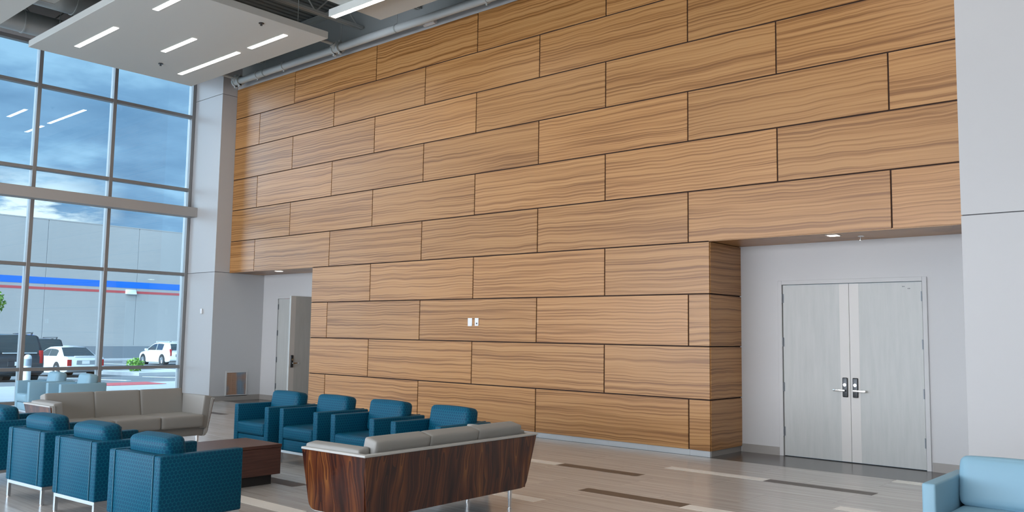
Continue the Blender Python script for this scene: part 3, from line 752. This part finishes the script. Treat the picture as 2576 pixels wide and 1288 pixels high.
# ------------------------------------------------------------------ outside
prof = [(-14.45, -0.02), (-20.2, -0.04), (-20.3, -0.18), (-26, -0.45), (-40, -0.90), (-58, -1.20), (-80, -1.53), (-120, -1.9)]
def gz(x):
    for (a, za), (b, zb) in zip(prof, prof[1:]):
        if b <= x <= a: return za + (zb - za) * (a - x) / (a - b)
    return prof[-1][1]
mb = MB()
for (a, za), (b, zb) in zip(prof[2:], prof[3:]):
    vs = [mb.bm.verts.new(p) for p in ((a, -60, za), (b, -60, zb), (b, 90, zb), (a, 90, za))]; mb.bm.faces.new(vs)
o = struct('ground_parking', mb, 'asphalt', smooth=False)
mb = MB(); mb.box(-20.3, -14.35, -40, 30, -0.3, -0.02); mb.cur = 1; mb.box(-20.32, -19.2, -0.3, 1.9, -0.3, -0.012)
struct('sidewalk', mb, ['concrete', 'kerb_red'], smooth=False)
def ground_strip(mb, x0, x1, y0, y1, h0=0.012, thick=0.1):
    z = [gz(x0), gz(x1)]
    mb.hexa([(x0, y0, z[0] - thick), (x1, y0, z[1] - thick), (x1, y1, z[1] - thick), (x0, y1, z[0] - thick), (x0, y0, z[0] + h0), (x1, y0, z[1] + h0), (x1, y1, z[1] + h0), (x0, y1, z[0] + h0)])
mb = MB(); ground_strip(mb, -43.5, -38.5, 10.4, 32, 0.15); struct('kerb_island', mb, 'concrete', smooth=False)
mb = MB(); ground_strip(mb, -80, -75, -20, 60, 0.12)
struct('kerb_far', mb, 'concrete', smooth=False)
mb = MB()
for (x0, x1, y0, y1) in ((-38, -31, 6.3, 6.5), (-53, -45.5, 13.4, 13.55), (-53, -46, 17.0, 17.15), (-60, -53, 16.6, 16.75), (-66, -60, 20.6, 20.75), (-36.5, -27, 9.6, 9.75), (-70, -62, 24, 24.15), (-38, -31, 1.5, 1.65)):
    ground_strip(mb, x0, x1, y0, y1, 0.012, 0.02)
struct('parking_lines', mb, 'line_white', smooth=False)
# building opposite
t = thing('building', 'long pale warehouse wall with blue and red stripes across the car park', 'building', (-80, 0, 0))
mb = MB(); ys = [-40 + 0, -29.3 + 25.1]; y = -30.0
edges = [-29.2 + 8.4 * i for i in range(15)]
for a, b in zip(edges, edges[1:]): mb.box(-12, 0, a + 0.02, b - 0.02, -1.6, 11.2, 0.01, 1)
mb.obj('wall', 'bld_wall', t)
mb = MB(); mb.box(-11.9, -0.04, edges[0] + 0.1, edges[-1] - 0.1, -1.6, 11.1); mb.obj('joint', 'bld_joint', t)
mb = MB(); mb.box(-0.02, 0.02, edges[0], edges[-1], 5.35, 5.95); mb.obj('blue_stripe', 'bld_blue', t)
mb = MB(); mb.box(-0.02, 0.02, edges[0], edges[-1], 4.84, 5.07); mb.obj('red_stripe', 'bld_red', t)
mb = MB(); mb.box(-0.02, 0.03, edges[0], edges[-1], -1.6, -0.26); mb.cur = 1; mb.box(-0.02, 0.035, edges[0], edges[-1], -0.26, -0.16); mb.obj('base_band', ['bld_base', 'bld_wall'], t)
mb = MB(); mb.box(-12.05, 0.03, edges[0], edges[-1], 11.2, 11.28); mb.obj('parapet_cap', 'bld_wall', t)
t = thing('wall_pack_light', 'small white light fixture on the warehouse wall just under the red stripe', 'wall light', (-79.98, 29.0, 4.95))
mb = MB(); mb.hexa([(0, -0.5, -0.2), (0.35, -0.5, -0.2), (0.35, 0.5, -0.2), (0, 0.5, -0.2), (0, -0.5, 0.25), (0.15, -0.5, 0.25), (0.15, 0.5, 0.25), (0, 0.5, 0.25)], 0.02, 1); mb.obj('housing', 'car_white', t)
mb = MB(); mb.box(0.05, 0.3, -0.4, 0.4, -0.23, -0.2); mb.obj('lens', 'reflective_grey', t)

# vehicles: local +x is the rear (towards us), length along x, z from ground
def car(label, loc, paint, kind, plate=True):
    suv = {'suv': 1, 'crossover': 2}.get(kind, 0)
    t = thing('car' if not suv else 'suv', label, 'car', loc, 0)
    Lh = 2.45; wd = 0.96 if suv else 0.92
    # stations: x, belt z, lower z, half width
    if suv: belt, roof = (1.12, 1.88) if suv == 1 else (1.08, 1.68)
    else: belt, roof = 0.98, 1.44
    hood = belt - 0.10
    st = [(-Lh, 0.30, hood - 0.32, 0.80), (-Lh + 0.10, 0.26, hood - 0.16, 0.88), (-Lh + 0.5, 0.22, hood - 0.04, 1.0), (-1.1, 0.20, belt - 0.02, 1.0), (0.0, 0.20, belt, 1.0), (1.3, 0.20, belt + 0.01, 1.0),
          (Lh - 0.35, 0.24, belt + 0.01, 0.985), (Lh - 0.06, 0.30, belt - 0.03, 0.95), (Lh, 0.36, belt - 0.14, 0.90)]
    R = []
    for x, zl, zt, k in st:
        hw = wd * k; zm = (zl + zt) / 2
        R.append([(x, -hw * 0.93, zl), (x, -hw * 0.99, zl + 0.10), (x, -hw, zm), (x, -hw * 0.985, zt - 0.08), (x, -hw * 0.91, zt), (x, hw * 0.91, zt), (x, hw * 0.985, zt - 0.08), (x, hw, zm), (x, hw * 0.99, zl + 0.10), (x, hw * 0.93, zl)])
    mb = MB(); mb.rings(R); body = mb.obj('body', paint, t)
    # greenhouse: arched roofline lofted from belt to roof
    if suv == 1: line = [(-1.25, 0), (-0.95, 0.34), (-0.62, 0.72), (-0.35, 0.92), (0.2, 1.0), (1.0, 1.0), (1.7, 0.97), (2.12, 0.90), (2.26, 0.52), (2.38, 0)]; fw, rw = 3, 7
    elif suv == 2: line = [(-1.35, 0), (-0.95, 0.40), (-0.55, 0.74), (-0.2, 0.93), (0.3, 1.0), (0.9, 0.98), (1.5, 0.90), (1.95, 0.78), (2.2, 0.42), (2.36, 0)]; fw, rw = 3, 7
    else: line = [(-1.25, 0), (-0.9, 0.42), (-0.55, 0.78), (-0.25, 0.96), (0.2, 1.0), (0.7, 0.97), (1.0, 0.88), (1.25, 0.62), (1.5, 0.32), (1.78, 0)]; fw, rw = 3, 6
    zb = belt - 0.02; hb, ht = wd * 0.90, wd * (0.78 if suv == 1 else 0.70)
    pz = [(x, zb + q * (roof - zb)) for x, q in line]
    def hwid(z): q = (z - zb) / (roof - zb); return hb + (ht - hb) * q
    mb = MB()
    mb.rings([[(x, -hwid(zb), zb - 0.02), (x, -hwid(z), max(z - 0.05, zb)), (x, -hwid(z) + 0.07, z), (x, 0, z + 0.02), (x, hwid(z) - 0.07, z), (x, hwid(z), max(z - 0.05, zb)), (x, hwid(zb), zb - 0.02)] for x, z in pz]); mb.obj('cabin', paint, t)
    def sheet(i0, i1, name, inset):
        q = pz[i0:i1 + 1]; mb = MB(); A = []
        for (x, z) in q:
            o = 0.012
            A.append([(x + (o if i0 > 4 else -o), -hwid(z) + inset, z + o), (x + (o if i0 > 4 else -o), 0, z + 0.02 + o), (x + (o if i0 > 4 else -o), hwid(z) - inset, z + o)])
        for r0, r1 in zip(A, A[1:]):
            for k in range(2):
                mb.bm.faces.new([mb.bm.verts.new(p_) for p_ in (r0[k], r0[k + 1], r1[k + 1], r1[k])])
        mb.obj(name, 'car_glass', t)
    sheet(0, fw, 'windshield', 0.10); sheet(rw, len(pz) - 1, 'rear_window', 0.10)
    def zl(x):
        for (a, za), (b, z2) in zip(pz, pz[1:]):
            if a <= x <= b: return za + (z2 - za) * (x - a) / (b - a)
        return zb
    def side_glass(x0, x1, s_):
        n = 8; top = []
        for i in range(n + 1):
            x = x0 + (x1 - x0) * i / n; z = max(zl(x) - 0.10, zb + 0.05); top.append((x, s_ * (hwid(z) + 0.008), z))
        pts = [(x0, s_ * (hwid(zb + 0.04) + 0.008), zb + 0.04), (x1, s_ * (hwid(zb + 0.04) + 0.008), zb + 0.04)] + top[::-1]
        mb = MB(); mb.prism(pts, (0, -s_ * 0.02, 0)); mb.obj('side_window', 'car_glass', t)
    for s in (-1, 1):
        if suv: side_glass(-0.98, 0.25, s); side_glass(0.33, 1.25 if suv == 2 else 1.3, s)
        else: side_glass(-0.92, 0.15, s); side_glass(0.22, 1.12, s)
        if suv == 1: side_glass(1.4, 2.1, s)
    for x in (-1.5, 1.42):
        for s in (-1, 1):
            mb = MB(); r = 0.37 if suv else 0.33
            mb.cyl((x, s * (wd + 0.005), r), (x, s * (wd - 0.24), r), r, n=24); wl = mb.obj('wheel', 'tyre', t)
            mb = MB(); mb.cyl((x, s * (wd + 0.012), r), (x, s * (wd - 0.02), r), r * 0.66, n=20)
            for k in range(5):
                a = 2 * math.pi * k / 5
                mb.cyl((x, s * (wd + 0.014), r), (x + math.cos(a) * r * 0.62, s * (wd + 0.014), r + math.sin(a) * r * 0.62), 0.025, n=5)
            mb.obj('rim', 'satin_steel', wl)
            mb = MB(); mb.cyl((x, s * (wd + 0.003), r + 0.02), (x, s * (wd - 0.3), r + 0.02), r + 0.06, n=24); mb.obj('wheel_arch', 'tyre', t)
    for s in (-1, 1):
        mb = MB()
        if suv: mb.box(Lh - 0.12, Lh + 0.004, s * (wd * 0.82) - 0.07, s * (wd * 0.82) + 0.07, belt - 0.42, belt + 0.10, 0.02, 2)
        else: mb.box(Lh - 0.10, Lh + 0.012, s * (wd * 0.80) - 0.10, s * (wd * 0.80) + 0.10, belt - 0.46, belt - 0.14, 0.02, 2)
        mb.obj('tail_light', 'tail_red', t)
        mb = MB(); mb.box(-0.95, -0.78, min(s * (wd - 0.04), s * (wd + 0.18)), max(s * (wd - 0.04), s * (wd + 0.18)), belt - 0.02, belt + 0.13, 0.03, 2); mb.obj('mirror', paint, t)
    mb = MB(); mb.box(Lh - 0.10, Lh + 0.08, -wd * 0.93, wd * 0.93, 0.34, 0.54, 0.04, 2); mb.obj('rear_bumper', paint, t)
    mb = MB(); mb.box(Lh + 0.0, Lh + 0.012, -0.42, 0.42, 0.60, 0.80, 0.01, 1); mb.obj('plate_recess', 'satin_steel' if not suv else 'car_black', t)
    mb = MB(); mb.box(Lh + 0.010, Lh + 0.020, -0.17, 0.17, 0.63, 0.78, 0.003, 1); mb.obj('number_plate', 'white_plastic', t)
    if not suv:
        mb = MB(); mb.box(Lh - 0.10, Lh - 0.02, -0.5, 0.5, belt - 0.02, belt + 0.03, 0.01, 2); mb.obj('spoiler', paint, t)
    else:
        mb = MB(); mb.box(Lh - 0.02, Lh + 0.014, -0.62, 0.62, belt - 0.03, belt + 0.02, 0.004, 1); mb.obj('chrome_strip', 'chrome', t)
        for s in (-1, 1):
            mb = MB(); mb.box(-0.2, 1.9, s * 0.62 - 0.02, s * 0.62 + 0.02, roof + 0.03, roof + 0.07, 0.01, 1)
            for x in (-0.1, 1.8): mb.box(x - 0.05, x + 0.05, s * 0.62 - 0.02, s * 0.62 + 0.02, roof - 0.03, roof + 0.04)
            mb.obj('roof_rack', 'car_black' if paint != 'car_white' else 'steel_grey', t)
    return t
def place(label, x_rear, yc, paint, kind):
    x = x_rear - 2.45
    s = (gz(x - 1.5) - gz(x + 1.42)) / -2.92     # slope along x
    o = car(label, (x, yc, gz(x) + 0.0), paint, kind)
    o.rotation_euler = (0, -math.atan(s), 0)
    return o
place('white saloon car parked nose away beyond the pale blue armchairs', -38.9, 8.02, 'car_white', 'saloon')
place('black SUV with a number plate at the left edge of the car park', -33.6, 3.30, 'car_black', 'suv')
place('dark SUV with a roof rack parked behind the white saloon', -48.4, 9.95, 'car_black', 'suv')
place('white SUV parked near the warehouse wall, right of the green shrub', -57.3, 22.5, 'car_white', 'crossover')
place('white car almost hidden behind the white saloon', -53.5, 13.7, 'car_white', 'saloon')

# bollard
def along(px, py, depth):
    d = _F * FPX + _R * (px - 1288) - _U * (py - 644); return CAM + d * (depth / FPX)
p = along(67, 950, 25.0)
t = thing('bollard', 'white concrete bollard with a grey band outside the window', 'bollard', (p.x, p.y, gz(p.x)))
mb = MB(); mb.cyl((0, 0, 0), (0, 0, 0.92), 0.10, n=20)
rr = [(0.10, 0.92), (0.092, 0.955), (0.07, 0.985), (0.04, 1.003), (0.005, 1.01)]
mb.rings([[(r * math.cos(a * math.pi / 10), r * math.sin(a * math.pi / 10), z) for a in range(20)] for r, z in rr], True); mb.obj('post', 'white_plastic', t)
mb = MB(); mb.cyl((0, 0, 0.68), (0, 0, 0.88), 0.104, n=20); mb.obj('band', 'reflective_grey', t)
# foliage
def foliage(center, R, n, leaf=0.07):
    mb = MB()
    for _ in range(n):
        v = Vector((random.gauss(0, 1), random.gauss(0, 1), random.gauss(0, 1))).normalized() * (random.random() ** 0.4)
        c = Vector(center) + Vector((v.x * R[0], v.y * R[1], v.z * R[2]))
        a = Vector((random.gauss(0, 1), random.gauss(0, 1), random.gauss(0, 1))).normalized(); b = a.cross(Vector((random.gauss(0, 1), random.gauss(0, 1), random.gauss(0, 1)))).normalized()
        l = leaf * random.uniform(0.7, 1.3)
        vs = [mb.bm.verts.new(c + q) for q in (a * l, b * l * 0.45, -a * l, -b * l * 0.45)]; mb.bm.faces.new(vs)
    return mb
p = Vector((-41.5, 11.6, gz(-41.5) + 0.15))
t = thing('shrub', 'small bright green shrub on the kerb island outside', 'shrub', p)
mb = foliage((0, 0, 0.34), (0.45, 0.42, 0.36), 420, 0.08); mb.obj('foliage', 'leaf', t, smooth=False)
mb = MB()
for a in range(6): mb.cyl((0, 0, 0), (0.25 * math.cos(a), 0.25 * math.sin(a), 0.4), 0.012, 0.006, n=5)
mb.obj('stem', 'bark', t)
p = along(-38, 760, 30.0); gzp = gz(p.x)
t = thing('tree', 'green leaves of a small tree peeking in at the left photo edge', 'tree', (p.x, p.y, gzp))
mb = foliage((0, 0, p.z - gzp), (0.62, 0.62, 0.55), 900, 0.09); mb.obj('foliage', 'leaf', t, smooth=False)
mb = MB(); mb.cyl((0, 0, 0), (0, 0, p.z - gzp), 0.05, 0.025, n=10); mb.obj('trunk', 'bark', t)
